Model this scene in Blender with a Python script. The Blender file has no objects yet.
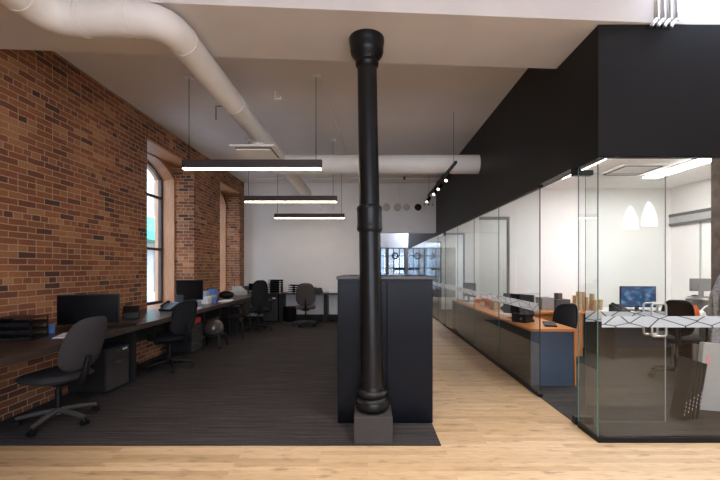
import bpy, bmesh, math, random
from mathutils import Vector, Matrix
random.seed(11)
SC = bpy.context.scene
COL = SC.collection
PI = math.pi

# ------------------------------------------------------------------ materials
def new_mat(name):
    m = bpy.data.materials.new(name); m.use_nodes = True
    nt = m.node_tree; b = nt.nodes['Principled BSDF']
    return m, nt, b
def mat(name, col, rough=.6, metal=0, noise=.0, nscale=30, bump=0, spec=.5, coat=0):
    m, nt, b = new_mat(name)
    b.inputs['Roughness'].default_value = rough; b.inputs['Metallic'].default_value = metal
    b.inputs['Specular IOR Level'].default_value = spec
    b.inputs['Coat Weight'].default_value = coat
    tc = nt.nodes.new('ShaderNodeTexCoord'); n = nt.nodes.new('ShaderNodeTexNoise')
    n.inputs['Scale'].default_value = nscale; n.inputs['Detail'].default_value = 4
    nt.links.new(tc.outputs['Object'], n.inputs['Vector'])
    r = nt.nodes.new('ShaderNodeValToRGB')
    r.color_ramp.elements[0].position = .3; r.color_ramp.elements[1].position = .7
    r.color_ramp.elements[0].color = tuple(max(0, c*(1-noise)) for c in col)+(1,)
    r.color_ramp.elements[1].color = tuple(min(1, c*(1+noise)) for c in col)+(1,)
    nt.links.new(n.outputs['Fac'], r.inputs['Fac']); nt.links.new(r.outputs['Color'], b.inputs['Base Color'])
    if bump:
        bp = nt.nodes.new('ShaderNodeBump'); bp.inputs['Strength'].default_value = bump; bp.inputs['Distance'].default_value = .01
        nt.links.new(n.outputs['Fac'], bp.inputs['Height']); nt.links.new(bp.outputs['Normal'], b.inputs['Normal'])
    return m
def emit(name, col, s):
    m, nt, b = new_mat(name)
    b.inputs['Base Color'].default_value = (.8,.8,.8,1)
    b.inputs['Emission Color'].default_value = tuple(col)+(1,); b.inputs['Emission Strength'].default_value = s
    return m
def math_node(nt, op, a, b=None):
    n = nt.nodes.new('ShaderNodeMath'); n.operation = op
    for i, v in enumerate((a, b)):
        if v is None: continue
        if isinstance(v, (int, float)): n.inputs[i].default_value = v
        else: nt.links.new(v, n.inputs[i])
    return n.outputs[0]
def planar(nt, ax):                # returns a vector socket (u,v,0) from world-scaled object coordinates
    tc = nt.nodes.new('ShaderNodeTexCoord'); s = nt.nodes.new('ShaderNodeSeparateXYZ'); c = nt.nodes.new('ShaderNodeCombineXYZ')
    nt.links.new(tc.outputs['Object'], s.inputs[0])
    if ax == 'wall':
        nt.links.new(math_node(nt, 'ADD', s.outputs[0], s.outputs[1]), c.inputs[0]); nt.links.new(s.outputs[2], c.inputs[1])
    else:
        nt.links.new(s.outputs[0], c.inputs[0]); nt.links.new(s.outputs[1], c.inputs[1])
    return c.outputs[0]
def ramp(nt, fac, stops, interp='LINEAR'):
    r = nt.nodes.new('ShaderNodeValToRGB'); cr = r.color_ramp; cr.interpolation = interp
    while len(cr.elements) < len(stops): cr.elements.new(.5)
    for e, (p, c) in zip(cr.elements, stops): e.position = p; e.color = tuple(c)+(1,)
    nt.links.new(fac, r.inputs['Fac']); return r.outputs['Color']
def mixc(nt, mode, fac, a, b):
    n = nt.nodes.new('ShaderNodeMix'); n.data_type = 'RGBA'; n.blend_type = mode
    for i, v in ((0, fac), (6, a), (7, b)):
        if isinstance(v, (int, float)): n.inputs[i].default_value = v
        elif isinstance(v, tuple): n.inputs[i].default_value = v
        else: nt.links.new(v, n.inputs[i])
    return n.outputs[2]
def noise(nt, vec, scale, detail=4, sc=None, rough=.5):
    if sc:
        mp = nt.nodes.new('ShaderNodeMapping'); mp.inputs['Scale'].default_value = sc
        nt.links.new(vec, mp.inputs[0]); vec = mp.outputs[0]
    n = nt.nodes.new('ShaderNodeTexNoise'); n.inputs['Scale'].default_value = scale; n.inputs['Detail'].default_value = detail
    n.inputs['Roughness'].default_value = rough
    nt.links.new(vec, n.inputs['Vector']); return n.outputs['Fac']
def bricknode(nt, vec, w, h, mortar, offset=.5, c1=(0,0,0,1), c2=(1,1,1,1), smooth=.1):
    b = nt.nodes.new('ShaderNodeTexBrick'); b.offset = offset; b.squash_frequency = 5; b.squash = .5 if w < .3 else 1
    b.inputs['Scale'].default_value = 1; b.inputs['Brick Width'].default_value = w; b.inputs['Row Height'].default_value = h
    b.inputs['Mortar Size'].default_value = mortar; b.inputs['Mortar Smooth'].default_value = smooth
    b.inputs['Color1'].default_value = c1; b.inputs['Color2'].default_value = c2; b.inputs['Mortar'].default_value = (.5,.5,.5,1)
    nt.links.new(vec, b.inputs['Vector']); return b

def brick_mat():
    m, nt, b = new_mat('old_red_brick')
    v = planar(nt, 'wall')
    nd = nt.nodes.new('ShaderNodeTexNoise'); nd.inputs['Scale'].default_value = 9; nt.links.new(v, nd.inputs['Vector'])
    vm = nt.nodes.new('ShaderNodeVectorMath'); vm.operation = 'MULTIPLY_ADD'
    nt.links.new(nd.outputs['Color'], vm.inputs[0]); vm.inputs[1].default_value = (.012,.012,0); nt.links.new(v, vm.inputs[2])
    bk = bricknode(nt, vm.outputs[0], .198, .0625, .0052, smooth=.3)
    colr = ramp(nt, bk.outputs['Color'], [(0,(.065,.034,.026)),(.06,(.12,.047,.03)),(.16,(.19,.065,.032)),(.42,(.31,.115,.045)),(.6,(.24,.085,.038)),(.8,(.35,.15,.058)),(1,(.40,.20,.09))])
    big = noise(nt, v, 1.1, 3)
    colr = mixc(nt, 'MULTIPLY', .75, colr, ramp(nt, big, [(.3,(.5,.42,.42)),(.65,(1.15,1.12,1.1))]))
    fine = noise(nt, v, 60, 5)
    colr = mixc(nt, 'MULTIPLY', .6, colr, ramp(nt, fine, [(.3,(.7,.7,.7)),(.7,(1.25,1.2,1.2))]))
    colr = mixc(nt, 'MIX', bk.outputs['Fac'], colr, (.42,.29,.18,1))
    nt.links.new(colr, b.inputs['Base Color']); b.inputs['Roughness'].default_value = .9
    bp = nt.nodes.new('ShaderNodeBump'); bp.inputs['Distance'].default_value = .02; bp.inputs['Strength'].default_value = .5
    hh = math_node(nt, 'ADD', math_node(nt, 'MULTIPLY', bk.outputs['Fac'], -1), math_node(nt, 'MULTIPLY', fine, .5))
    nt.links.new(hh, bp.inputs['Height']); nt.links.new(bp.outputs['Normal'], b.inputs['Normal'])
    return m
def plank_mat():
    m, nt, b = new_mat('maple_strip_floor')
    v = planar(nt, 'floor')
    bk = bricknode(nt, v, .95, .057, .0009, .37)
    bk.squash = 1
    colr = ramp(nt, bk.outputs['Color'], [(0,(.44,.30,.17)),(.3,(.53,.37,.22)),(.6,(.57,.405,.245)),(1,(.62,.45,.285))])
    g = noise(nt, v, 6, 6, (1.2, 26, 1), .6)
    colr = mixc(nt, 'MULTIPLY', .8, colr, ramp(nt, g, [(.28,(.58,.49,.40)),(.5,(.95,.94,.93)),(.72,(1.12,1.1,1.08))]))
    k = noise(nt, v, 3, 3, (2, 7, 1))
    colr = mixc(nt, 'MULTIPLY', .7, colr, ramp(nt, k, [(.28,(.45,.36,.29)),(.40,(.92,.9,.88)),(.55,(1.03,1.02,1.0))]))
    colr = mixc(nt, 'MIX', math_node(nt, 'MULTIPLY', bk.outputs['Fac'], .45), colr, (.16,.09,.045,1))
    nt.links.new(colr, b.inputs['Base Color'])
    rr = nt.nodes.new('ShaderNodeMapRange'); rr.inputs[3].default_value = .28; rr.inputs[4].default_value = .5
    nt.links.new(g, rr.inputs[0]); nt.links.new(rr.outputs[0], b.inputs['Roughness'])
    bp = nt.nodes.new('ShaderNodeBump'); bp.inputs['Distance'].default_value = .002; bp.inputs['Strength'].default_value = .3
    nt.links.new(math_node(nt, 'MULTIPLY', bk.outputs['Fac'], -1), bp.inputs['Height']); nt.links.new(bp.outputs['Normal'], b.inputs['Normal'])
    return m
def carpet_mat(name, base, acc):
    m, nt, b = new_mat(name)
    v = planar(nt, 'floor')
    bk = bricknode(nt, v, 1.0, .25, .0, .5); bk.squash = 1
    s1 = noise(nt, v, 5, 3, (.25, 14, 1), .75)
    s2 = noise(nt, v, 120, 2, (.35, 1, 1))
    c = ramp(nt, s1, [(.3, tuple(x*.62 for x in base)), (.5, base), (.6, acc), (.66, base)])
    c = mixc(nt, 'MULTIPLY', .35, c, ramp(nt, bk.outputs['Color'], [(0,(.8,.8,.82)),(1,(1.15,1.1,1.1))]))
    c = mixc(nt, 'MULTIPLY', .6, c, ramp(nt, s2, [(.3,(.7,.7,.7)),(.7,(1.25,1.25,1.25))]))
    nt.links.new(c, b.inputs['Base Color']); b.inputs['Roughness'].default_value = .95
    b.inputs['Specular IOR Level'].default_value = .15
    bp = nt.nodes.new('ShaderNodeBump'); bp.inputs['Distance'].default_value = .004; bp.inputs['Strength'].default_value = .5
    nt.links.new(s2, bp.inputs['Height']); nt.links.new(bp.outputs['Normal'], b.inputs['Normal'])
    return m
def glass_mat(name, tint=(.97,.985,.98), k=1.0):
    m = bpy.data.materials.new(name); m.use_nodes = True; nt = m.node_tree; nt.nodes.clear()
    o = nt.nodes.new('ShaderNodeOutputMaterial'); t = nt.nodes.new('ShaderNodeBsdfTransparent'); g = nt.nodes.new('ShaderNodeBsdfGlossy')
    t.inputs[0].default_value = tint+(1,); g.inputs['Roughness'].default_value = .005
    f = nt.nodes.new('ShaderNodeFresnel'); ge = nt.nodes.new('ShaderNodeNewGeometry')   # the node inverts the IOR on back faces; undo that for a straight-through pane
    nt.links.new(math_node(nt, 'SUBTRACT', 1.5, math_node(nt, 'MULTIPLY', ge.outputs['Backfacing'], 1.5-1/1.5)), f.inputs[0])
    mx = nt.nodes.new('ShaderNodeMixShader')
    nt.links.new(math_node(nt, 'MULTIPLY', f.outputs[0], k), mx.inputs[0])
    nt.links.new(t.outputs[0], mx.inputs[1]); nt.links.new(g.outputs[0], mx.inputs[2]); nt.links.new(mx.outputs[0], o.inputs[0])
    return m
def film_mat():
    m = bpy.data.materials.new('frosted_film'); m.use_nodes = True; nt = m.node_tree; nt.nodes.clear()
    o = nt.nodes.new('ShaderNodeOutputMaterial'); t = nt.nodes.new('ShaderNodeBsdfTransparent')
    d = nt.nodes.new('ShaderNodeBsdfDiffuse'); tl = nt.nodes.new('ShaderNodeBsdfTranslucent')
    v = planar(nt, 'wall')
    mp = nt.nodes.new('ShaderNodeMapping'); mp.inputs['Scale'].default_value = (5, 13, 1); mp.inputs['Rotation'].default_value = (0,0,.6)
    nt.links.new(v, mp.inputs[0])
    vo = nt.nodes.new('ShaderNodeTexVoronoi'); vo.feature = 'DISTANCE_TO_EDGE'; vo.inputs['Randomness'].default_value = 1; vo.voronoi_dimensions = '2D'; vo.inputs['Scale'].default_value = 1
    nt.links.new(mp.outputs[0], vo.inputs['Vector'])
    line = math_node(nt, 'LESS_THAN', vo.outputs['Distance'], .03)
    c = mixc(nt, 'MIX', line, (.80,.83,.86,1), (.03,.045,.05,1))
    nt.links.new(c, d.inputs[0]); nt.links.new(c, tl.inputs[0])
    a = nt.nodes.new('ShaderNodeAddShader'); m1 = nt.nodes.new('ShaderNodeMixShader'); m1.inputs[0].default_value = .7
    nt.links.new(d.outputs[0], m1.inputs[1]); nt.links.new(tl.outputs[0], m1.inputs[2])
    m2 = nt.nodes.new('ShaderNodeMixShader'); m2.inputs[0].default_value = .8
    nt.links.new(t.outputs[0], m2.inputs[1]); nt.links.new(m1.outputs[0], m2.inputs[2]); nt.links.new(m2.outputs[0], o.inputs[0])
    return m
def grain_mat(name, c0, c1, rough, sc, spec=.5):
    m, nt, b = new_mat(name); v = planar(nt, 'floor' if sc[2] else 'wall')
    g = noise(nt, v, 4, 5, (sc[0], sc[1], 1), .6)
    nt.links.new(ramp(nt, g, [(.3, c0), (.7, c1)]), b.inputs['Base Color']); b.inputs['Roughness'].default_value = rough
    b.inputs['Specular IOR Level'].default_value = spec
    return m

M = dict(
 brick=brick_mat(), plank=plank_mat(),
 carpet=carpet_mat('striped_carpet', (.038,.033,.034), (.078,.069,.07)),
 ocarpet=carpet_mat('office_carpet', (.045,.042,.042), (.075,.07,.07)),
 white=mat('white_wall_paint', (.80,.79,.77), .85, noise=.02, nscale=3),
 offw=mat('office_wall_paint', (.86,.85,.83), .8, noise=.01, nscale=3),
 ceil=mat('ceiling_paint', (.74,.70,.68), .9, noise=.03, nscale=1.5),
 beamp=mat('beam_plaster', (.66,.61,.57), .9, noise=.05, nscale=2, bump=.05),
 duct=mat('painted_duct', (.78,.74,.68), .55, noise=.04, nscale=4, bump=.1),
 blackwall=mat('black_wall_paint', (.011,.0105,.0105), .45, noise=.1, nscale=2, spec=.18),
 blackmetal=mat('black_metal', (.008,.008,.009), .42, metal=.0, noise=.2, nscale=20, spec=.2),
 iron=mat('black_painted_iron', (.005,.005,.0055), .38, noise=.25, nscale=12, bump=.08, spec=.28),
 cabinet=mat('charcoal_laminate', (.0032,.0036,.006), .33, noise=.1, nscale=3, spec=.14),
 cabtop=mat('grey_laminate_top', (.03,.028,.027), .4, noise=.1, nscale=20),
 stone=mat('brown_grey_plinth', (.036,.031,.029), .75, noise=.08, nscale=25, bump=.1),
 desk=grain_mat('dark_walnut_desk', (.032,.022,.018), (.055,.038,.03), .3, (3, .6, 1)),
 deskmetal=mat('graphite_metal', (.018,.017,.017), .5, noise=.1, nscale=8, spec=.25),
 pedestal=mat('dark_grey_pedestal', (.035,.031,.03), .5, noise=.08, nscale=10),
 bluemetal=mat('indigo_metal', (.02,.018,.05), .45, noise=.1, nscale=9),
 navy=mat('navy_laminate', (.006,.02,.05), .4, noise=.1, nscale=4),
 orange=grain_mat('orange_maple_veneer', (.62,.22,.06), (.74,.30,.09), .32, (.8, 6, 1)),
 slate=mat('slate_blue_laminate', (.055,.075,.11), .5, noise=.06, nscale=5),
 jamb=grain_mat('stained_wood_jamb', (.34,.15,.065), (.50,.25,.12), .45, (14, 1, 0)),
 frame=mat('dark_window_frame', (.04,.03,.028), .5, noise=.1, nscale=10),
 fabric=mat('grey_chair_fabric', (.045,.041,.043), .95, noise=.2, nscale=150, bump=.2, spec=.2),
 fabric2=mat('taupe_chair_fabric', (.085,.073,.068), .95, noise=.2, nscale=150, bump=.2, spec=.2),
 mesh=mat('black_chair_mesh', (.012,.012,.014), .8, noise=.3, nscale=200, bump=.2, spec=.3),
 plastic=mat('black_plastic', (.008,.008,.009), .45, noise=.1, nscale=40, spec=.25),
 greyplastic=mat('grey_plastic', (.06,.056,.053), .5, noise=.1, nscale=40),
 chrome=mat('brushed_steel', (.62,.61,.58), .28, metal=1, noise=.05, nscale=50),
 screen=mat('dark_screen', (.003,.003,.004), .2, noise=.1, nscale=5, spec=.2),
 paper=mat('white_paper', (.8,.8,.8), .8, noise=.03, nscale=20),
 casegrey=mat('warm_grey_card', (.42,.40,.37), .7, noise=.04, nscale=15),
 kraft=mat('kraft_tube', (.48,.34,.2), .85, noise=.12, nscale=20),
 blue=mat('blue_card', (.08,.2,.5), .7, noise=.08, nscale=20),
 paleblue=mat('pale_blue_plastic', (.35,.48,.62), .5, noise=.05, nscale=20),
 red=mat('red_card', (.6,.05,.03), .6, noise=.08, nscale=20),
 orangep=mat('orange_plastic', (.85,.16,.03), .45, noise=.05, nscale=20),
 orangepanel=mat('orange_screen_fabric', (.9,.2,.03), .8, noise=.08, nscale=60),
 ball=mat('dark_bronze_vinyl', (.06,.05,.042), .25, noise=.1, nscale=8),
 coat=mat('grey_marled_wool', (.33,.31,.30), .95, noise=.35, nscale=45, bump=.5, spec=.1),
 grout=mat('grey_brown_brick', (.17,.135,.115), .9, noise=.35, nscale=9, bump=.3),
 facade=mat('pale_facade', (.30,.31,.31), .9, noise=.08, nscale=2),
 facade_end=mat('grey_blue_facade', (.10,.105,.11), .9, noise=.5, nscale=1.3),
 facade_dark=mat('facade_window_glass', (.12,.15,.18), .2, noise=.2, nscale=2),
 street=mat('pavement', (.35,.34,.33), .9, noise=.1, nscale=3),
 green=mat('green_awning_canvas', (.03,.24,.16), .8, noise=.1, nscale=8),
 cream=mat('cream_disc', (.55,.5,.44), .6, noise=.1, nscale=10),
 greyp=mat('grey_panel', (.22,.22,.215), .7, noise=.05, nscale=10),
 rail=mat('grey_door_rail', (.12,.115,.11), .45, noise=.05, nscale=10),
 railpale=mat('pale_grey_rail', (.42,.43,.42), .5, noise=.05, nscale=10),
 glass=glass_mat('partition_glass'), glassedge=mat('glass_edge', (.10,.20,.19), .15, noise=.05, nscale=10),
 winglass=glass_mat('window_glass', (.95,.97,.97), 1.0),
 film=film_mat(), seal=mat('black_seal', (.01,.01,.01), .6, noise=.1, nscale=10),
 lamp=emit('pendant_diffuser', (1,.78,.55), 9),
 olamp=emit('office_strip_diffuser', (1,.97,.95), 19),
 spot=emit('spot_lens', (1,.85,.65), 4),
 dscreen=None, pink=mat('pink_tag', (.75,.3,.3), .7, noise=.05, nscale=10),
)
def screen_on():
    m, nt, b = new_mat('lit_blue_screen'); v = planar(nt, 'wall')
    n = noise(nt, v, 8, 3, (1.2, 1.6, 1)); c = ramp(nt, n, [(.3,(.004,.02,.06)),(.5,(.015,.07,.18)),(.66,(.15,.3,.5))])
    b.inputs['Base Color'].default_value = (.01,.01,.012,1); b.inputs['Roughness'].default_value = .2
    nt.links.new(c, b.inputs['Emission Color']); b.inputs['Emission Strength'].default_value = .4
    return m
M['dscreen'] = screen_on()

# ------------------------------------------------------------------ geometry helpers
class MB:
    def __init__(s): s.bm = bmesh.new()
    def _tag(s, vs, mi):
        for f in {f for v in vs for f in v.link_faces}: f.material_index = mi
    def box(s, x0, x1, y0, y1, z0, z1, mi=0, T=None):
        vs = [s.bm.verts.new((x, y, z)) for x in (x0, x1) for y in (y0, y1) for z in (z0, z1)]
        for q in ((0,1,3,2),(4,6,7,5),(0,4,5,1),(2,3,7,6),(0,2,6,4),(1,5,7,3)):
            f = s.bm.faces.new([vs[i] for i in q]); f.material_index = mi
        if T is not None: bmesh.ops.transform(s.bm, matrix=T, verts=vs)
        return s
    def cyl(s, p0, p1, r0, r1=None, n=16, mi=0, cap=True):
        p0 = Vector(p0); p1 = Vector(p1); r1 = r0 if r1 is None else r1
        d = (p1-p0); L = d.length
        rot = d.to_track_quat('Z', 'Y').to_matrix().to_4x4()
        g = bmesh.ops.create_cone(s.bm, cap_ends=cap, segments=n, radius1=r0, radius2=r1, depth=L, matrix=Matrix.Translation((p0+p1)/2) @ rot)
        s._tag(g['verts'], mi); return s
    def sphere(s, c, r, sc=(1,1,1), n=16, mi=0):
        g = bmesh.ops.create_uvsphere(s.bm, u_segments=n*2, v_segments=n, radius=r, matrix=Matrix.Translation(c) @ Matrix.Diagonal((*sc,1)))
        s._tag(g['verts'], mi); return s
    def lathe(s, prof, c=(0,0,0), n=40, mi=0, shear=(0,0)):
        rings = []
        for r, z in prof:
            rings.append([s.bm.verts.new((c[0]+shear[0]*z+r*math.cos(2*PI*i/n), c[1]+shear[1]*z+r*math.sin(2*PI*i/n), c[2]+z)) for i in range(n)])
        for a, b in zip(rings, rings[1:]):
            for i in range(n):
                f = s.bm.faces.new((a[i], a[(i+1)%n], b[(i+1)%n], b[i])); f.material_index = mi
        s.bm.faces.new(rings[0][::-1]); s.bm.faces.new(rings[-1]); return s
    def tube(s, pts, r, n=12, mi=0, closed=False, caps=True):
        pts = [Vector(p) for p in pts]; N = len(pts); rings = []
        rs = r if isinstance(r, (list, tuple)) else [r]*N
        up = None
        for i, p in enumerate(pts):
            if closed: t = (pts[(i+1)%N]-pts[i-1])
            else: t = pts[min(i+1, N-1)]-pts[max(i-1, 0)]
            t.normalize()
            if up is None:
                up = Vector((0,0,1)) if abs(t.z) < .9 else Vector((1,0,0))
            a = t.cross(up)
            if a.length < 1e-5: a = t.cross(Vector((0,1,0)))
            a.normalize(); b = a.cross(t).normalized(); up = b
            rings.append([s.bm.verts.new(p + rs[i]*(math.cos(2*PI*k/n)*a + math.sin(2*PI*k/n)*b)) for k in range(n)])
        pr = list(zip(rings, rings[1:]))
        if closed: pr.append((rings[-1], rings[0]))
        for a, b in pr:
            for k in range(n):
                f = s.bm.faces.new((a[k], b[k], b[(k+1)%n], a[(k+1)%n])); f.material_index = mi
        if not closed and caps:
            s.bm.faces.new(rings[0]); s.bm.faces.new(rings[-1][::-1])
        return s
    def prism(s, poly, axis, a0, a1, mi=0):
        def P(u, v, w): return {'x': (w, u, v), 'y': (u, w, v), 'z': (u, v, w)}[axis]
        A = [s.bm.verts.new(P(u, v, a0)) for u, v in poly]; B = [s.bm.verts.new(P(u, v, a1)) for u, v in poly]
        n = len(poly)
        for i in range(n):
            f = s.bm.faces.new((A[i], A[(i+1)%n], B[(i+1)%n], B[i])); f.material_index = mi
        for q in (A[::-1], B): f = s.bm.faces.new(q); f.material_index = mi
        return s
    def pad(s, w, h, t, T, p=3.2, curve=0, n=36, rings=7, taper=0, mi=0):
        """rounded upholstered pad in its own XZ plane, thickness along Y"""
        def pt(r, a, side):
            c, q = math.cos(a), math.sin(a)
            x = math.copysign(abs(c)**(2/p), c)*w/2*r; z = math.copysign(abs(q)**(2/p), q)*h/2*r
            x *= 1 - taper*(z/(h/2))
            y = side*t/2*max(0, 1-r**5)**.5 + curve*(x/(w/2))**2
            return T @ Vector((x, y, z))
        prev = {}
        for side in (1, -1):
            c = s.bm.verts.new(pt(0, 0, side)); last = None
            for k in range(1, rings+1):
                r = (k/rings)**.6
                if k == rings and side == -1: ring = prev['rim']
                else: ring = [s.bm.verts.new(pt(r, 2*PI*i/n, side)) for i in range(n)]
                if k == rings: prev['rim'] = ring
                for i in range(n):
                    j = (i+1) % n
                    if last is None: f = s.bm.faces.new((c, ring[i], ring[j]))
                    else: f = s.bm.faces.new((last[i], ring[i], ring[j], last[j]))
                    f.material_index = mi
                last = ring
        return s
    def make(s, name, mats, parent=None, bevel=0, smooth=False, origin=None, hide_mats=None):
        bm = s.bm
        bmesh.ops.recalc_face_normals(bm, faces=bm.faces)
        if origin is not None: bmesh.ops.translate(bm, verts=bm.verts, vec=-Vector(origin))
        me = bpy.data.meshes.new(name); bm.to_mesh(me); bm.free()
        for m in (mats if isinstance(mats, (list, tuple)) else [mats]): me.materials.append(M[m] if isinstance(m, str) else m)
        o = bpy.data.objects.new(name, me); COL.objects.link(o)
        if origin is not None: o.location = origin
        if parent: o.parent = parent
        if bevel:
            md = o.modifiers.new('bevel', 'BEVEL'); md.width = bevel; md.segments = 2; md.limit_method = 'ANGLE'
        if smooth:
            for p in me.polygons: p.use_smooth = True
            me.shade_auto = None if False else None
        return o
def smooth_angle(o, ang=40):
    for p in o.data.polygons: p.use_smooth = True
    bm = bmesh.new(); bm.from_mesh(o.data)
    for e in bm.edges:
        if len(e.link_faces) == 2 and e.calc_face_angle(0) > math.radians(ang): e.smooth = False
    bm.to_mesh(o.data); bm.free(); return o
_old_make = MB.make
def _mk(s, name, mats, parent=None, bevel=0, smooth=False, origin=None, hide_mats=None):
    o = _old_make(s, name, mats, parent, bevel, False, origin)
    if smooth: smooth_angle(o)
    return o
MB.make = _mk
def tag(o, label=None, cat=None, group=None, kind=None):
    if label: o['label'] = label
    if cat: o['category'] = cat
    if group: o['group'] = group
    if kind: o['kind'] = kind
    return o
def root(name, loc, label, cat, group=None, rz=0):
    o = bpy.data.objects.new(name, None); COL.objects.link(o); o.empty_display_size = .1
    o.location = loc; o.rotation_euler = (0,0,rz); return tag(o, label, cat, group)
def children(o): return [c for c in bpy.data.objects if c.parent == o]
def dup(o, loc=None, rz=None, label=None, group=None, parent=None):
    c = o.copy(); COL.objects.link(c)
    if parent: c.parent = parent
    if loc is not None: c.location = loc
    if rz is not None: c.rotation_euler = (0,0,rz)
    if label: c['label'] = label
    if group: c['group'] = group
    for ch in children(o): dup(ch, parent=c)
    return c
def struct(mb, name, mats, bevel=0, smooth=False, label=None):
    o = mb.make(name, mats, None, bevel, smooth); o['kind'] = 'structure'
    if label: o['label'] = label
    return o
def RZ(a): return Matrix.Rotation(a, 4, 'Z')
def TR(*p): return Matrix.Translation(p)

EYE = 1.40; F = 380.; VX = 367.5; VY = 268.
def at(x, y, Y): return ((x-VX)*Y/F, Y, EYE-(y-VY)*Y/F)

# ------------------------------------------------------------------ camera
cd = bpy.data.cameras.new('camera'); cam = bpy.data.objects.new('camera', cd); COL.objects.link(cam)
cam.location = (0,0,EYE); cam.rotation_euler = (PI/2,0,0)
cd.sensor_width = 36; cd.lens = 19; cd.shift_x = -(VX-360)/720; cd.shift_y = (VY-240)/720; cd.clip_start = .05
SC.camera = cam

# ------------------------------------------------------------------ shell
XL, XP, XR = -3.33, 1.847, 8.6
YB, YF = -3.2, 10.25
CZ = 3.70
G = .006   # carpet thickness
struct(MB().box(XL-.9, XR+.3, YB-.4, 18.4, -.15, 0), 'floor', 'plank', label='pale maple strip floor')
struct(MB().box(XL, .58, 2.99, YF-.001, 0, G), 'floor', 'carpet', label='dark striped carpet in the desk area')
struct(MB().box(XP+.02, 5.32, 3.09, 18.2, 0, G), 'floor', 'ocarpet', label='grey striped carpet inside the glass offices')
# brick wall with two arched openings
def arch_pts(y0, y1, zs, rise, n=18):
    c = (y0+y1)/2; hw = (y1-y0)/2; R = (hw*hw+rise*rise)/(2*rise); zc = zs+rise-R
    a = math.asin(hw/R)
    return [(c+R*math.sin(-a+2*a*i/n), zc+R*math.cos(-a+2*a*i/n)) for i in range(n+1)]
WIN = [(5.74, 7.29), (8.58, 9.92)]
ZS, RISE, SILL = 3.08, .27, .70
XG = -3.94
XW2 = -3.985
HEAD = 3.38
def hole_wall(mb, x0, x1, yA, yB, zt, wins, sill, zs, rise):
    y = yA
    for (a, b) in wins:
        mb.box(x0, x1, y, a, 0, zt)
        mb.box(x0, x1, a, b, 0, sill)
        mb.box(x0, x1, a, b, HEAD, zt)
        y = b
    mb.box(x0, x1, y, yB, 0, zt)
    return mb
mb = hole_wall(MB(), XW2, XL, YB, YF, CZ+.1, WIN, SILL, ZS, RISE)
struct(mb, 'wall_left', 'brick', label='old exposed brick wall')
for i, (a, b) in enumerate(WIN):
    w = hole = None
    t = .045
    def ring(mb, a, b, zs, rise, sill, t, x0, x1, mi=0):
        out = [(a, sill)] + arch_pts(a, b, zs, rise) + [(b, sill)]
        a2, b2 = a+t, b-t
        inn = [(a2, sill+t)] + arch_pts(a2, b2, zs, rise-.02) + [(b2, sill+t)]
        n = len(out)
        V = lambda p, x: mb.bm.verts.new((x, p[0], p[1]))
        o0 = [V(p, x0) for p in out]; o1 = [V(p, x1) for p in out]; i0 = [V(p, x0) for p in inn]; i1 = [V(p, x1) for p in inn]
        for k in range(n):
            j = (k+1) % n
            for q in ((o0[k], o0[j], i0[j], i0[k]), (o1[k], o1[j], i1[j], i1[k]), (i0[k], i0[j], i1[j], i1[k]), (o0[k], o0[j], o1[j], o1[k])):
                f = mb.bm.faces.new(q); f.material_index = mi
        return mb
    e = .002
    win = ring(MB(), a+e, b-e, ZS-.002, RISE, SILL+e, .03, XG-.12, -3.69).make('window_%d' % (i+1), 'jamb')
    win['kind'] = 'structure'
    ap = arch_pts(a+e, b-e, ZS-.002, RISE)
    MB().prism([(a+e, HEAD-e)] + ap + [(b-e, HEAD-e)], 'x', XG-.03, -3.74).make('window_head', 'jamb', win)
    MB().box(-3.74, XL-.01, a+e, b-e, HEAD-.035, HEAD-e).make('window_soffit', 'jamb', win)
    mf = ring(MB(), a+.035, b-.035, ZS-.01, RISE-.03, SILL+.035, .05, XG-.03, XG+.03)
    c = (a+b)/2
    for z in (1.75, 2.72): mf.box(XG-.025, XG+.025, a+.06, b-.06, z-.022, z+.022)
    mf.box(XG-.025, XG+.025, c-.02, c+.02, SILL+.06, ZS+RISE-.06)
    mf.make('window_frame', 'frame', win)
    MB().prism([(a+.06, SILL+.06)] + arch_pts(a+.06, b-.06, ZS-.02, RISE-.05) + [(b-.06, SILL+.06)], 'x', XG-.004, XG+.004).make('window_pane', 'winglass', win)
    MB().box(-3.69, XL+.0, a+e, b-e, SILL, SILL+.03).make('window_sill', 'jamb', win)
# far wall with opening on its right
SOF = EYE+.958
mb = MB().box(XL-.8, .08, YF, YF+.25, 0, CZ).box(.08, XP+.02, YF, YF+.25, SOF, CZ)
struct(mb, 'wall_back', 'white', label='white painted wall behind the desks')
struct(MB().box(-.42, -.27, YF-.06, YF, 0, CZ), 'trim_1', 'white', label='white vertical pilaster on the back wall')
struct(MB().box(-1.03, -1.015, YF-.012, YF, 0, CZ), 'trim_2', 'white')
struct(MB().box(XL+.002, -.43, YF-.02, YF-.001, G, .1), 'baseboard_back', 'deskmetal')
# corridor room beyond
struct(MB().box(-.5, XP+.0, YF+.25, 18.45, CZ, CZ+.1), 'ceiling', 'white', label='white ceiling of the far passage')
struct(MB().box(-.6, -.5, YF+.25, 18.4, 0, CZ), 'wall_passage', 'white')
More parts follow.
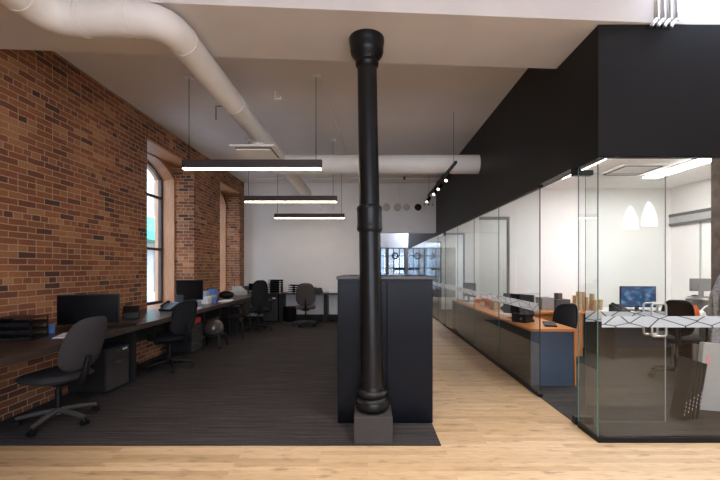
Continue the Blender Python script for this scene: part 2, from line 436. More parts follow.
# end wall with windows at Y=18.2
EW = [(.62, .90), (.98, 1.80), (2.08, 2.36), (2.72, 3.55)]
mb = MB(); x = -.6
for a, b in EW:
    mb.box(x, a, 18.2, 18.45, 0, 2.38); mb.box(a, b, 18.2, 18.45, 0, .35); x = b
mb.box(x, 5.5, 18.2, 18.45, 0, 2.38)
struct(MB().box(-.6, 5.5, 18.2, 18.45, 2.38, CZ+.1), 'wall_end', 'ceil')
struct(mb, 'wall_end', 'grout')
for i, (a, b) in enumerate(EW):
    w = MB().box(a+.001, a+.04, 18.22, 18.30, .36, 2.37).box(b-.04, b-.001, 18.22, 18.30, .36, 2.37).box(a+.04, b-.04, 18.22, 18.30, .36, .40).box(a+.04, b-.04, 18.22, 18.30, 2.33, 2.37).make('window_%d' % (i+3), 'frame')
    w['kind'] = 'structure'
    MB().box(a+.04, b-.04, 18.24, 18.25, .40, 2.33).make('window_pane', 'winglass', w)
    g = MB()
    for z in (.98, 1.4, 1.98): g.box(a+.04, b-.04, 18.225, 18.238, z-.02, z+.02)
    nb = 2 if b-a > .5 else 0
    for k in range(nb): xx = a+(b-a)*(k+1)/(nb+1); g.box(xx-.02, xx+.02, 18.225, 18.238, .4, 2.33)
    if nb:
        cx = a+(b-a)/2-.06
        g.tube([(cx+.13*math.cos(q*PI/12), 18.225, 1.98+.13*math.sin(q*PI/12)) for q in range(24)], .035, 8, closed=True)
        g.box(a+.3, b-.0, 18.2, 18.225, 1.30, 1.40)
    g.make('window_grille', 'blackmetal', w)
# ceilings
struct(MB().box(XL-.85, XP+.4, 2.8, YF, CZ, CZ+.12), 'ceiling', 'ceil', label='painted ceiling over the desk area')
struct(MB().box(XL-.85, XR+.2, YB, 2.8, CZ, CZ+.12), 'ceiling', 'ceil', label='painted ceiling over the front area')
bf = lambda x: 2.885+.060*x
br = lambda x: 3.60+.066*x
BZ = 3.35
struct(MB().prism([(XL+.001, bf(XL)), (XR, bf(XR)), (XR, br(XR)), (XL+.001, br(XL))], 'z', BZ, CZ-.001), 'trim_3', 'beamp', label='wide plastered beam crossing the ceiling')
# invented room behind the camera: tall windows added to let the daylight in
BW = [(-.9, .9), (1.7, 3.5)]
mb = MB(); x = XL-.8
for a, b in BW:
    mb.box(x, a, YB-.3, YB, 0, CZ); mb.box(a, b, YB-.3, YB, 0, .8); mb.box(a, b, YB-.3, YB, 3.35, CZ); x = b
mb.box(x, 6.72, YB-.3, YB, 0, CZ)
# arched opening high on the right, shaped for its reflection in the glass
def lancet(x0, x1, zb, zt, left):
    pts = [(x0, zb), (x1, zb)]
    return pts
a, b, zb, zt = 6.72, 7.36, 2.42, 3.12
mb.box(a, b, YB-.3, YB, 0, zb)
def arc(x0, x1, z0, z1, n=8): # quarter ellipse rising from (x0,z0) to (x1,z1)
    return [(x0+(x1-x0)*(1-math.cos(q*PI/2/n)), z0+(z1-z0)*math.sin(q*PI/2/n)) for q in range(n+1)]
top = arc(a, a+.32, zb, zt) + arc(b, a+.32, zb, zt)[::-1][1:]
mb.prism([(a, CZ)] + top + [(b, CZ)], 'y', YB-.3, YB)
mb.box(b, XR+.2, YB-.3, YB, 0, CZ)
struct(mb, 'wall_front', 'brick', label='invented unseen wall behind the camera with tall windows for daylight')  # brick surface chosen so that reflections stay dark
for i, (a, b) in enumerate(BW):
    w = MB().box(a, a+.05, YB-.2, YB-.1, .8, 3.35).box(b-.05, b, YB-.2, YB-.1, .8, 3.35).box(a+.05, b-.05, YB-.2, YB-.1, .8, .85).box(a+.05, b-.05, YB-.2, YB-.1, 3.3, 3.35).box(a+.05, b-.05, YB-.18, YB-.12, 2.45, 2.5).make('window_%d' % (i+7), 'frame')
    w['kind'] = 'structure'
struct(MB().box(XR, XR+.2, YB, 3.3, 0, CZ), 'wall_right', 'brick')  # unseen wall, added in brick to keep reflections dark

# ------------------------------------------------------------------ black bulkhead + glass offices
HZ = 2.30
XE = 5.32; OC = 2.79
mb = MB()
y_b = bf(XP)
mb.box(XP, XP+.12, 3.04, br(XP)+.02, HZ, BZ-.002)
mb.box(XP, XP+.12, br(XP)+.02, 17.3, HZ, CZ-.002)
mb.box(XP+.12, XR, 3.04, 3.10, HZ, BZ-.002)
struct(mb, 'wall_bulkhead', 'blackwall', label='matte black upper wall over the glass offices')
struct(MB().box(XP+.12, XE, 3.16, 17.3, OC, OC+.1), 'ceiling', 'offw', label='white ceiling inside the glass offices')
struct(MB().box(XE, XE+.12, 3.16, 18.2, 0, OC), 'wall_office_side', 'offw')
def divider(y, n, pane_bottom):
    struct(MB().box(2.49, XE, y, y+.12, 0, OC).box(XP+.12, 2.49, y, y+.12, HZ, OC), 'wall_divider', 'offw', label='white cross wall between glass offices')
    w = MB().box(XP+.121, 2.489, y-.0, y+.06, HZ-.05, HZ-.001).box(2.455, 2.489, y-.0, y+.06, pane_bottom, HZ-.05).make('window_%d' % n, 'rail'); w['kind'] = 'structure'
    MB().box(XP+.121, 2.455, y+.03, y+.04, pane_bottom, HZ-.05).make('window_pane', 'glass', w)
divider(6.65, 10, .72); divider(9.72, 11, .02); divider(12.8, 12, .02)
# sliding rail header on the office side wall
struct(MB().box(XE-.05, XE-.001, 3.3, 6.649, 2.28, 2.33).box(XE-.05, XE-.001, 3.3, 6.649, 2.13, 2.17), 'trim_4', 'rail', label='grey sliding door rails on the office side wall')
struct(MB().box(XE-.04, XE-.002, 3.3, 6.649, 2.17, 2.28), 'trim_5', 'railpale')
struct(MB().box(XE-.012, XE-.001, 6.05, 6.08, 0, 2.13), 'trim_6', 'railpale')

def pane(x0, x1, y0, y1, z0, z1, name, parent, rz=0, origin=None):
    mb = MB().box(x0, x1, y0, y1, z0, z1)
    thin_x = (x1-x0) < (y1-y0)
    mb.bm.faces.ensure_lookup_table(); mb.bm.normal_update()
    for f in mb.bm.faces:
        nrm = f.calc_center_median() - Vector(((x0+x1)/2, (y0+y1)/2, (z0+z1)/2))
        on = abs(nrm.x) > (x1-x0)*.49 if thin_x else abs(nrm.y) > (y1-y0)*.49
        f.material_index = 0 if on and abs(nrm.z) < .01 else 1
    return mb.make(name, ['glass', 'glassedge'], parent)
XGp = XP+.018
p = root('glass_partition', (XGp, 7, 0), 'long frameless glass wall beside the wood floor, running away down the corridor', 'glass partition')
def local(mb, p): bmesh.ops.translate(mb.bm, verts=mb.bm.verts, vec=-Vector(p.location)); return mb
joints = [4.11, 5.40, 6.65, 7.87, 9.1]
def lp(x0, x1, y0, y1, z0, z1, name, par):
    L = par.location; return pane(x0-L.x, x1-L.x, y0-L.y, y1-L.y, z0-L.z, z1-L.z, name, par)
segs = list(zip(joints, joints[1:])) + [(10.05, 12.5), (12.5, 15), (15, 17.3)]
for y0, y1 in segs:
    lp(XGp-.005, XGp+.005, y0+.002, y1-.002, .04, HZ-.03, 'glass_panel', p)
    local(MB().box(XGp-.011, XGp-.007, y0+.02, y1-.02, .922, 1.012), p).make('frosted_band', 'film', p)
    local(MB().box(XGp-.005, XGp+.005, y0-.0018, y0+.0018, .04, HZ-.03), p).make('seal', 'seal', p)
local(MB().box(XP+.001, XP+.045, 4.10, 9.1, G, .04).box(XP+.001, XP+.045, 10.05, 17.3, G, .04), p).make('bottom_channel', 'blackmetal', p)
local(MB().box(XP+.001, XP+.045, 4.10, 17.3, HZ-.03, HZ-.001), p).make('top_channel', 'blackmetal', p)
# end wall glass by the entrance + front
p = root('glass_partition', (XP, 3.04, 0), 'clear glass front facing the viewer at right, with black sill and frosted band', 'glass partition')
YG = 3.065
lp(XGp-.005, XGp+.005, YG+.012, 3.36, .04, HZ-.012, 'glass_panel', p)
lp(XGp-.005, XR, YG-.005, YG+.005, .04, HZ-.012, 'glass_panel', p)
local(MB().box(XGp+.02, 4.4, YG-.011, YG-.0065, .922, 1.012), p).make('frosted_band', 'film', p)
local(MB().box(XP+.0, XR, 3.04, 3.09, 0, .04).box(XP, XP+.045, 3.09, 3.34, 0, .04), p).make('bottom_channel', 'blackmetal', p)
local(MB().box(XP+.01, XR, 3.045, 3.09, HZ-.012, HZ-.001).box(XP+.001, XP+.045, 3.09, 3.34, HZ-.012, HZ-.001), p).make('top_channel', 'blackmetal', p)
# open glass door (hinged at Y=3.38, swung into the office)
d = root('glass_door', (XGp, 3.40, 0), 'open frameless glass door swung into the office, with steel pull handle', 'door')
L = d.location
pane(.085, .80, -.005, .005, .025, HZ-.055, 'door_panel', d)
MB().box(.08, .80, -.011, -.0065, .922, 1.012).make('frosted_band', 'film', d)
MB().box(-.02, .14, -.03, .035, .008, .075).box(.0, .05, -.05, .05, .008, .05).make('floor_hinge', 'blackmetal', d, bevel=.004)
MB().box(-.03, .14, -.03, .03, HZ-.075, HZ-.03).box(-.03, .02, -.03, .03, HZ-.03, HZ-.002).make('top_hinge', 'blackmetal', d, bevel=.004)
MB().box(.7995, .801, -.006, .006, .025, HZ-.055).make('door_seal', 'railpale', d)
def pull(side):
    r = .045; pts = []
    for (cx, cz, a0) in ((.745, 1.06, 0), (.665, 1.06, 90), (.665, .82, 180), (.745, .82, 270)):
        for q in range(0, 91, 15):
            t = math.radians(a0+q); pts.append((cx+r*.5*math.cos(t), side*.05, cz+r*.5*math.sin(t)))
    mb = MB().tube(pts, .009, 10, closed=True)
    for z in (.80, 1.08): mb.cyl((.705, side*.006, z), (.705, side*.05, z), .009)
    return mb
for s in (-1, 1): pull(s).make('pull_handle', 'chrome', d, smooth=True)
# far glass door in the long partition
d = root('glass_door', (XGp, 9.1, 0), 'closed frameless glass door far down the corridor with small pull handle', 'door')
pane(-.006, .006, .01, .93, .02, HZ-.09, 'door_panel', d)
MB().box(-.02, .02, .0, .14, .008, .06).make('floor_hinge', 'blackmetal', d)
MB().box(-.02, .02, .0, .14, HZ-.12, HZ-.031).make('top_hinge', 'blackmetal', d)
MB().box(-.011, -.007, .15, .93, .922, 1.012).make('frosted_band', 'film', d)
MB().tube([(-.006,.82,.82), (-.05,.82,.82), (-.05,.82,1.08), (-.006,.82,1.08)], .009, 8).make('pull_handle', 'blackmetal', d)

# brick pillar inside the glass front at right
struct(MB().box(3.95, 4.45, 3.95, 4.37, 0, OC), 'wall_pillar', 'grout', label='rough grey-brown brick pillar at the right edge')

# ------------------------------------------------------------------ column
cx, cy = .046, 3.155
sh = (-.016, .026)
col = root('cast_iron_column', (cx, cy, 0), 'round black cast iron column on a square grey plinth, rising to the ceiling beam', 'column')
MB().box(-.153, .153, -.155, .15, G, .222).make('plinth', 'stone', col, bevel=.006)
prof = [(.100,.222),(.125,.235),(.140,.258),(.145,.285),(.138,.308),(.115,.322),(.108,.333),(.122,.350),(.128,.370),(.120,.388),(.100,.400),(.094,.42)]
MB().lathe(prof, shear=sh).make('column_base', 'iron', col, smooth=True)
MB().lathe([(.094,.42),(.0915,1.2),(.0900,1.71)], shear=sh).lathe([(.086,1.92),(.083,2.5),(.082,3.05),(.0825,3.13)], shear=sh).make('shaft', 'iron', col, smooth=True)
MB().lathe([(.09,1.70),(.104,1.712),(.110,1.735),(.106,1.75),(.104,1.78),(.104,1.87),(.107,1.885),(.108,1.905),(.100,1.92),(.088,1.928)], shear=sh).make('collar', 'iron', col, smooth=True)
MB().lathe([(.0825,3.10),(.096,3.12),(.100,3.14),(.094,3.155),(.105,3.18),(.132,3.21),(.142,3.245),(.140,3.28),(.146,3.295),(.150,3.335),(.150,BZ-.001)], shear=sh).make('capital', 'iron', col, smooth=True)

# ------------------------------------------------------------------ tall cabinet behind the column
c = root('storage_cabinet', (.156, 3.8, 0), 'chest-high charcoal storage cabinet with grey top standing behind the black column', 'cabinet')
c0, c1, cd0, cd1 = -.426, .432, -.40, .5
MB().box(c0, c1, cd0+.022, cd1, G, 1.297).make('body', 'cabinet', c, bevel=.003)
MB().box(c0-.008, c1+.012, cd0-.012, cd1+.01, 1.298, 1.326).make('top', 'cabtop', c, bevel=.003)
MB().box(c0+.005, -.178, cd0, cd0+.02, .02, 1.27).make('door', 'cabinet', c, bevel=.003)
MB().box(-.17, .012, cd0+.006, cd0+.021, .02, 1.293).make('center_panel', 'cabinet', c, bevel=.003)
MB().box(.02, c1-.004, cd0, cd0+.02, .02, 1.275).make('door', 'cabinet', c, bevel=.003)

# ------------------------------------------------------------------ ducts
def rounded(pts, r, n=7):
    out = [Vector(pts[0])]
    for i in range(1, len(pts)-1):
        p, a, b = Vector(pts[i]), Vector(pts[i-1]), Vector(pts[i+1])
        A = p+(a-p).normalized()*r; B = p+(b-p).normalized()*r
        for k in range(n+1):
            t = k/n; out.append((1-t)**2*A+2*t*(1-t)*p+t*t*B)
    out.append(Vector(pts[-1])); return out
DZ = 3.205; DR = .117
d = root('ventilation_duct', (-1.47, 2.76, 0), 'white round ventilation duct jogging past the beam and running back over the desks', 'duct')
path = rounded([(-.83,-5.9,DZ), (-.83,0,DZ), (0,0,DZ), (0,3.9,DZ), (0,6.45,DZ)], .22, 5)
MB().tube(path[:14]+path[14:], DR, 28).make('main_pipe', 'duct', d, smooth=True)
for q, ax in (((-.83,-.26,DZ),'y'), ((-.83,-.75,DZ),'y'), ((-.57,0,DZ),'x'), ((-.60,0,DZ),'x'), ((-.30,0,DZ),'x'), ((-.23,0,DZ),'x'), ((0,.26,DZ),'y'), ((0,1.4,DZ),'y'), ((0,2.6,DZ),'y')):
    v = Vector((.008,0,0)) if ax == 'x' else Vector((0,.008,0))
    MB().cyl(Vector(q)-v, Vector(q)+v, DR+.004, n=28).make('joint_ring', 'duct', d, smooth=True)
MB().cyl((0,3.4-.0,DZ-.10), (0,3.4-.0+.0,DZ), DR*.95, n=24).make('end_cap', 'duct', d)  if False else None
MB().cyl((-.02,2.42,DZ-.21), (-.02,2.42,DZ-.05), .085, n=24).make('neck', 'duct', d, smooth=True)
g = MB().box(-.31,.27,2.13,2.71,DZ-.235,DZ-.21).make('diffuser', 'duct', d, bevel=.004)
MB().box(-.24,.20,2.20,2.64,DZ-.262,DZ-.250).box(-.2,.16,2.24,2.60,DZ-.25,DZ-.236).make('baffle', 'duct', g)
MB().box(-.26,.22,2.18,2.66,DZ-.2365,DZ-.2355).make('slot', 'greyp', g)
MB().tube([(0,3.75,DZ), (0,6.2,DZ)], .075, 20).make('branch_pipe', 'duct', d, smooth=True)
MB().cyl((0,6.18,DZ), (0,6.26,DZ), .1, n=20).make('register', 'duct', d)
MB().cyl((-.02,.64,DZ+.1), (-.02,.64,BZ-.0), .006).cyl((-.02,.64,BZ-.012), (-.02,.64,BZ), .03).make('hanger_rod', 'duct', d)
d2 = root('ventilation_duct', (0, 6.35, 0), 'thick white round duct crossing behind the column into the black wall', 'duct')
MB().tube([(-1.58,0,3.13), (XP+.05,0,3.13)], .155, 32).make('main_pipe', 'duct', d2, smooth=True)
for x in (-.6, .65): MB().cyl((x-.01,0,3.13), (x+.01,0,3.13), .159, n=32).make('joint_ring', 'duct', d2, smooth=True)
# sprinkler pipe
s = root('sprinkler_pipe', (0, 9.5, 0), 'thin white sprinkler pipe running across in front of the back wall', 'pipe')
MB().tube([(-2.9,0,3.64), (XP,0,3.64)], .022, 10).make('pipe', 'duct', s, smooth=True)
MB().cyl((.89,0,3.64),(.95,0,3.64),.036).cyl((.92,0,3.64),(.92,0,3.70),.012).make('coupling', 'greyplastic', s)
tag(MB().box(.84,.98,YF-.05,YF-.001,3.33,3.58).make('wall_box', 'white', bevel=.01), 'small white box fixed high on the back wall under the sprinkler pipe', 'box')

# ceiling conduit, sprinkler heads, small hooks
tag(MB().tube([(-.60,4.62,CZ-.012), (-.45,6.75,CZ-.012), (-.45,9.3,CZ-.012)], .012, 8).make('ceiling_conduit', 'duct'), 'thin painted conduit running along the ceiling between the pendant lamps', 'conduit')
for (px, py, lab) in ((216,110,'small bent ceiling hook left of the diffuser'), (275,98,'small ceiling sprinkler head right of the long duct')):
    Y = 2.3*F/(VY-py+6); x = (px-VX)*Y/F
    o = MB().tube([(0,0,-.0),(0,0,-.09),(.07,0,-.09),(.07,0,-.06)] if px == 275 else [(.12,0,0),(.12,0,-.03),(0,0,-.03),(0,0,-.22)], .01, 8).cyl((0 if px==275 else .12,0,-.012),(0 if px==275 else .12,0,0),.03).make('ceiling_fitting', 'greyp' if px == 216 else 'duct')
    o.location = (x, Y, CZ-.0005); tag(o, lab, 'ceiling fitting')

# four conduits on beam face above the black wall
for k in range(4):
    px = 657+k*6.5
    Y = bf((px-VX)*3.0/F)-.018; x = (px-VX)*Y/F
    o = MB().tube(rounded([(x,Y,CZ-.01),(x,Y,3.42),(x+.0,Y,3.36)], .02, 3), .011, 10).tube([(x,Y,3.37),(x-.045,Y-.012,3.325),(x-.055,Y-.012,3.30)], .013, 10).cyl((x,Y,3.42),(x,Y,3.36),.015,n=10).make('conduit_pipe', 'chrome', smooth=True)
    tag(o, ['leftmost','second from left','third from left','rightmost'][k]+' of four thin steel conduits above the black corner wall', 'conduit', 'conduits above the black wall')

# ------------------------------------------------------------------ pendant lights
def pendant():
    r = root('pendant_light', (0,0,0), 'x', 'lamp', 'linear pendant lamps')
    MB().box(-.833,.833,-.035,.035,.022,.12).make('housing', 'frame', r, bevel=.003)
    MB().box(-.82,.82,-.03,.03,.008,.0215).make('diffuser', 'lamp', r)
    for s in (-1,1):
        MB().cyl((s*.76,0,.12),(s*.76,0,1.14),.004,n=6).make('cable', 'blackmetal', r)
        MB().cyl((s*.76,0,1.105),(s*.76,0,1.129),.055,n=24).make('ceiling_canopy', 'white', r)
    return r
pr = pendant()
labs = ['nearest and largest linear pendant lamp, hanging left of the column', 'middle linear pendant lamp, between the nearest and the farthest', 'farthest and smallest linear pendant lamp, close to the back wall']
for i, Y in enumerate((4.55, 6.82, 9.03)):
    o = pr if i == 0 else dup(pr)
    o.location = (-1.377, Y, CZ-1.1295); o['label'] = labs[i]

# ------------------------------------------------------------------ track light
t = root('track_light', (1.27, 6.7, 2.92), 'black track rail with four small spotlights hanging under the crossing duct', 'lamp')
MB().box(-.018,.018,-1.25,1.25,-.02,.02).make('track_rail', 'blackmetal', t, bevel=.003)
for y in (-1.1, 1.15): MB().cyl((0,y,.02),(0,y,.78),.003,n=6).make('wire', 'blackmetal', t)
for y in (-.75,-.1,.35,1.15):
    h = MB().cyl((0,y,-.02),(0,y,-.07),.012).cyl((0.02,y+.02,-.06),(-.05,y-.05,-.16),.035,.04,n=20).make('spot_head', 'blackmetal', t, smooth=True)
    MB().cyl((-.047,y-.047,-.158),(-.054,y-.054,-.166),.02,n=20).make('lens', 'spot', h)

# discs high on the back wall
for i, (px, m_, r_) in enumerate(((319,'paper',.085),(330.5,'paper',.085),(386.5,'cream',.10),(397.5,'cream',.10),(406.5,'cream',.085),(418,'blackmetal',.09))):
    x = (px-VX)*YF/F; z = EYE+(VY-207.3)*YF/F
    o = MB().cyl((x,YF-.03,z),(x,YF-.001,z),r_,r_*1.05,n=28).sphere((x,YF-.03,z), r_*.9, (1,.25,1), 10).make('wall_disc', m_, smooth=True)
    tag(o, ['white round disc high on the back wall, left one of the pair under the pendants','white round disc high on the back wall, right one of the pair under the pendants','cream disc on the soffit nearest the column','cream disc on the soffit, middle of the three beside the column','smaller cream disc on the soffit, next to the black one','black disc on the soffit, right end of the row'][i], 'wall disc', 'round discs on the back wall')
for k in range(3):
    x = (424+k*4.2-VX)*YF/F; z = EYE+(VY-205)*YF/F
    tag(MB().cyl((x,YF-.04,z),(x,YF-.001,z),.012,n=8).sphere((x,YF-.04,z),.02,n=6).make('wall_hook', 'greyplastic'), 'small grey peg on the soffit right of the black disc', 'hook', 'pegs on the soffit')

# ------------------------------------------------------------------ desks left
DT = .76
XD = -2.585
dk = root('long_desk', (-2.95, 5.5, 0), 'long dark wooden desk running along the brick wall', 'desk')
L = dk.location
local(MB().box(XL+.002, XD, 1.6, 9.70, DT-.06, DT), dk).make('worktop', 'desk', dk, bevel=.003)
for y in (2.35, 4.62, 6.62, 8.35):
    local(MB().box(XL+.05, -2.84, y, y+.05, G, DT-.061), dk).make('leg', 'deskmetal', dk, bevel=.003)
local(MB().box(XL+.05, XL+.07, 4.7, 9.6, .35, DT-.061), dk).make('cable_tray', 'deskmetal', dk)
dk2 = root('long_desk', (-1.6, 9.9, 0), 'dark wooden desk against the white back wall behind the grey chair', 'desk')
local(MB().box(XL+.002, -.1, 9.73-.02, YF-.021, DT-.04, DT), dk2).make('worktop', 'desk', dk2, bevel=.003)
for x in (-2.28, -1.13, -.2):
    local(MB().box(x, x+.09, 9.80, 10.2, G, DT-.041), dk2).make('leg', 'deskmetal', dk2)
local(MB().box(-2.2, -.2, 10.12, 10.16, .08, .16), dk2).make('cross_bar', 'deskmetal', dk2)

def pedestal(name, x, y, w, dpt, h, face, label, m_='pedestal', drawers=3, group='under-desk pedestals'):
    # face '+x' or '-y'
    r = root(name, (x,y,G), label, 'cabinet', group, 0 if face == '-y' else PI/2)
    MB().box(-w/2,w/2,-dpt/2+.02,dpt/2,.03,h).make('body', 'deskmetal', r, bevel=.004)  # body in a darker metal: the side's shade is put into its colour
    z = .035; hs = [(h-.045)/drawers]*drawers if drawers != 2 else [(h-.045)*.72, (h-.045)*.28]
    for q in hs:
        f = MB().box(-w/2+.006,w/2-.006,-dpt/2,-dpt/2+.019,z,z+q-.005).make('drawer', 'pedestal', r, bevel=.002)
        MB().box(-.05,.05,-dpt/2-.012,-dpt/2-.0005,z+q-.055,z+q-.035).make('handle', 'greyplastic', f)
        z += q
    for sx in (-1,1):
        for sy in (-1,1): MB().cyl((sx*(w/2-.05)-.012,sy*(dpt/2-.06),.015),(sx*(w/2-.05)+.012,sy*(dpt/2-.06),.015),.015,n=10).make('caster', 'plastic', r)
    return r
p1 = pedestal('drawer_pedestal', -3.07, 4.36, .40, .42, .50, '+x', 'grey two-drawer pedestal under the desk beside the grey chair, nearest to the front', 'blue', 2)
MB().box(-.198,.198,-.2,.2,.5005,.503).make('top_sheet','bluemetal',p1)
MB().box(.08,.16,-.214,-.2105,.44,.46).make('label_plate', 'paper', p1)
p2 = pedestal('drawer_pedestal', -3.04, 6.33, .40, .42, .47, '+x', 'dark drawer pedestal under the desk with red box on top', 'p', 3)
p3 = pedestal('drawer_pedestal', -2.50, 9.99, .38, .42, .70, '-y', 'dark grey tall pedestal under the back desk, left of the black bin', 'p', 3)
MB().box(.05,.13,-.214,-.2105,.60,.63).make('label_plate', 'paper', p3)
tag(MB().box(-3.2,-2.85,6.15,6.50,G+.4705,G+.56).box(-3.15,-2.93,6.2,6.45,G+.56,G+.60).make('box', 'red', bevel=.004), 'red box on top of the pedestal behind the black mesh chair', 'box')
for k, (x, y) in enumerate(((-3.1,6.78),(-3.02,7.0))):
    tag(MB().box(x-.1,x+.12,y-.07,y+.07,G,G+.42).make('computer_tower', 'plastic' if k else 'bluemetal', bevel=.01), ['dark blue computer tower under the desk, behind the red box','black computer tower under the desk, behind the ball chair'][k], 'computer')
tag(MB().lathe([(.13,G),(.14,G+.02),(.16,.38),(.165,.39)]).make('waste_bin', 'plastic', smooth=True, origin=None), 'black waste bin under the back desk beside the tall pedestal', 'bin').location = (-2.02, 9.96, 0)

# ------------------------------------------------------------------ chairs
def chair(loc, fwd, label, style='fabric', m_='fabric', arms=True, seat_h=.46, back_h=.60, back_w=.44, group='office swivel chairs', tilt=.22, base_m='greyplastic', rot0=0):
    """local -Y is the direction the sitter faces"""
    rz = math.atan2(fwd[1], fwd[0]) + PI/2
    r = root('office_chair', (loc[0],loc[1],G), label, 'chair', group, rz)
    hub = MB().cyl((0,0,.075),(0,0,.13),.035,.03,n=16)
    for k in range(5):
        a = rot0+k*2*PI/5
        e = Vector((math.cos(a)*.30, math.sin(a)*.30, .065))
        hub.tube([(0,0,.11), (e.x*.5,e.y*.5,.098), tuple(e+Vector((0,0,.008)))], [.026,.022,.017], 8)
    hub.make('base', base_m, r, smooth=True)
    for k in range(5):
        a = rot0+k*2*PI/5; e = Vector((math.cos(a)*.30, math.sin(a)*.30, 0))
        tdir = Vector((-math.sin(a), math.cos(a), 0))
        mb = MB()
        for s in (-1,1): mb.cyl(e+tdir*s*.008+Vector((0,0,.028)), e+tdir*s*.026+Vector((0,0,.028)), .028, n=16)
        mb.cyl(e+Vector((0,0,.03)), e+Vector((0,0,.075)), .008)
        mb.make('caster', 'plastic', r, smooth=True)
    MB().cyl((0,0,.12),(0,0,.30),.025).cyl((0,0,.30),(0,0,seat_h-.06),.016).box(-.09,.09,-.12,.14,seat_h-.07,seat_h-.035).make('gas_lift', 'plastic', r, smooth=True)
    T = TR(0,-.02,seat_h) @ Matrix.Rotation(PI/2,4,'X')
    MB().pad(.49,.48,.085,T,p=3.5).make('seat', m_ if style=='fabric' else 'mesh', r, smooth=True)
    bz = seat_h+.10+back_h/2
    Tb = TR(0,.235,seat_h+.06) @ Matrix.Rotation(-tilt,4,'X') @ TR(0,0,back_h/2)
    if style == 'fabric':
        MB().pad(back_w,back_h,.075,Tb,p=2.9,curve=-.045,taper=.07).make('backrest', m_, r, smooth=True)
    else:
        pts = []
        for k in range(40):
            a = 2*PI*k/40; cc, q = math.cos(a), math.sin(a)
            x = math.copysign(abs(cc)**.6, cc)*back_w/2; z = math.copysign(abs(q)**.6, q)*back_h/2
            pts.append(Tb @ Vector((x*(1-.08*z/(back_h/2)), -.05*(x/(back_w/2))**2, z)))
        bk = MB().tube(pts,.015,8,closed=True).make('backrest', 'plastic', r, smooth=True)
        MB().pad(back_w*.97,back_h*.97,.008,Tb,p=3.2,curve=-.05,taper=.08).make('mesh_panel', 'mesh', bk, smooth=True)
    MB().tube([(0,.10,seat_h-.05),(0,.25,seat_h-.05),(0,.30,seat_h+.05), tuple(Tb @ Vector((0,.045,-back_h*.18)))],[.03,.03,.028,.02],10).make('back_support', 'plastic', r, smooth=True)
    if arms:
        for s in (-1,1):
            MB().tube([(s*.12,.03,seat_h-.05),(s*.26,.03,seat_h-.05),(s*.285,.03,seat_h),(s*.285,.03,seat_h+.19)],.014,8).pad(.07,.24,.03,TR(s*.285,-.02,seat_h+.205)@Matrix.Rotation(PI/2,4,'X'),p=3).make('armrest', 'plastic', r, smooth=True)
    return r
chair((-2.80,3.44), (-.97,.22), 'large grey upholstered office chair at the near end of the long desk', arms=False, back_h=.52, back_w=.40, tilt=.36, rot0=.3, seat_h=.42)
chair((-2.76,5.30), (-.95,.3), 'black mesh office chair at the long desk in front of the window', 'mesh', 'mesh', back_h=.47, back_w=.42, seat_h=.43, tilt=.26, rot0=.9, base_m='plastic')
chair((-2.45,8.50), (-.45,.9), 'black high-back mesh office chair in the far left corner', 'mesh', 'mesh', back_h=.60, back_w=.33, tilt=.1, rot0=.2, base_m='plastic')
chair((-1.50,9.22), (-.15,1), 'taupe upholstered office chair facing the back desk', 'fabric', 'fabric2', arms=False, seat_h=.44, back_h=.54, back_w=.46, tilt=.08, rot0=1.1)
chair((3.93,4.83), (.6,.8), 'black office chair inside the glass front, beside the brick pillar', 'mesh', 'mesh', seat_h=.52, back_h=.42, back_w=.30, tilt=.15, rot0=.5, base_m='plastic')
chair((2.73,5.50), (-.12,1), 'black mesh office chair behind the orange counter', 'mesh', 'mesh', seat_h=.44, back_h=.40, back_w=.34, tilt=.12, rot0=.5, base_m='plastic')
chair((3.05,8.4), (-1,.1), 'grey office chair seen through the glass in the second office', 'fabric', 'fabric', arms=False, back_h=.62, tilt=.1)
# visitor chair with steel armrest
v = root('visitor_chair', (-2.66,7.62,G), 'black visitor chair with bent steel arms behind the ball chair', 'chair', None, -PI/2)
MB().pad(.46,.44,.06,TR(0,0,.43)@Matrix.Rotation(PI/2,4,'X')).make('seat', 'mesh', v, smooth=True)
MB().pad(.44,.36,.05,TR(0,.24,.60)@Matrix.Rotation(-.12,4,'X')).make('backrest', 'mesh', v, smooth=True)
for s in (-1,1):
    MB().tube(rounded([(s*.25,-.2,.012),(s*.25,-.2,.62),(s*.25,.2,.64),(s*.25,.25,.012)],.06,4),.011,8).make('leg', 'plastic', v, smooth=True)
    MB().tube([(s*.25,-.16,.645),(s*.25,.18,.66)],.010,8).make('armrest', 'chrome', v, smooth=True)
# ball chair
b = root('balance_ball_chair', (-2.72,6.72,G), 'dark shiny exercise ball resting in a four-legged black stand', 'chair')
MB().sphere((0,0,.33),.175,n=20).make('ball', 'ball', b, smooth=True)
MB().tube([(.165*math.cos(k*PI/12),.165*math.sin(k*PI/12),.235) for k in range(24)],.02,8,closed=True).make('ring', 'plastic', b, smooth=True)
for k in range(4):
    a = PI/4+k*PI/2; l = MB().tube([(.16*math.cos(a),.16*math.sin(a),.235),(.22*math.cos(a),.22*math.sin(a),.15),(.25*math.cos(a),.25*math.sin(a),.05)],[.028,.024,.018],8).make('leg', 'plastic', b, smooth=True)
    MB().sphere((.25*math.cos(a),.25*math.sin(a),.025),.025,n=8).make('caster', 'plastic', l, smooth=True)

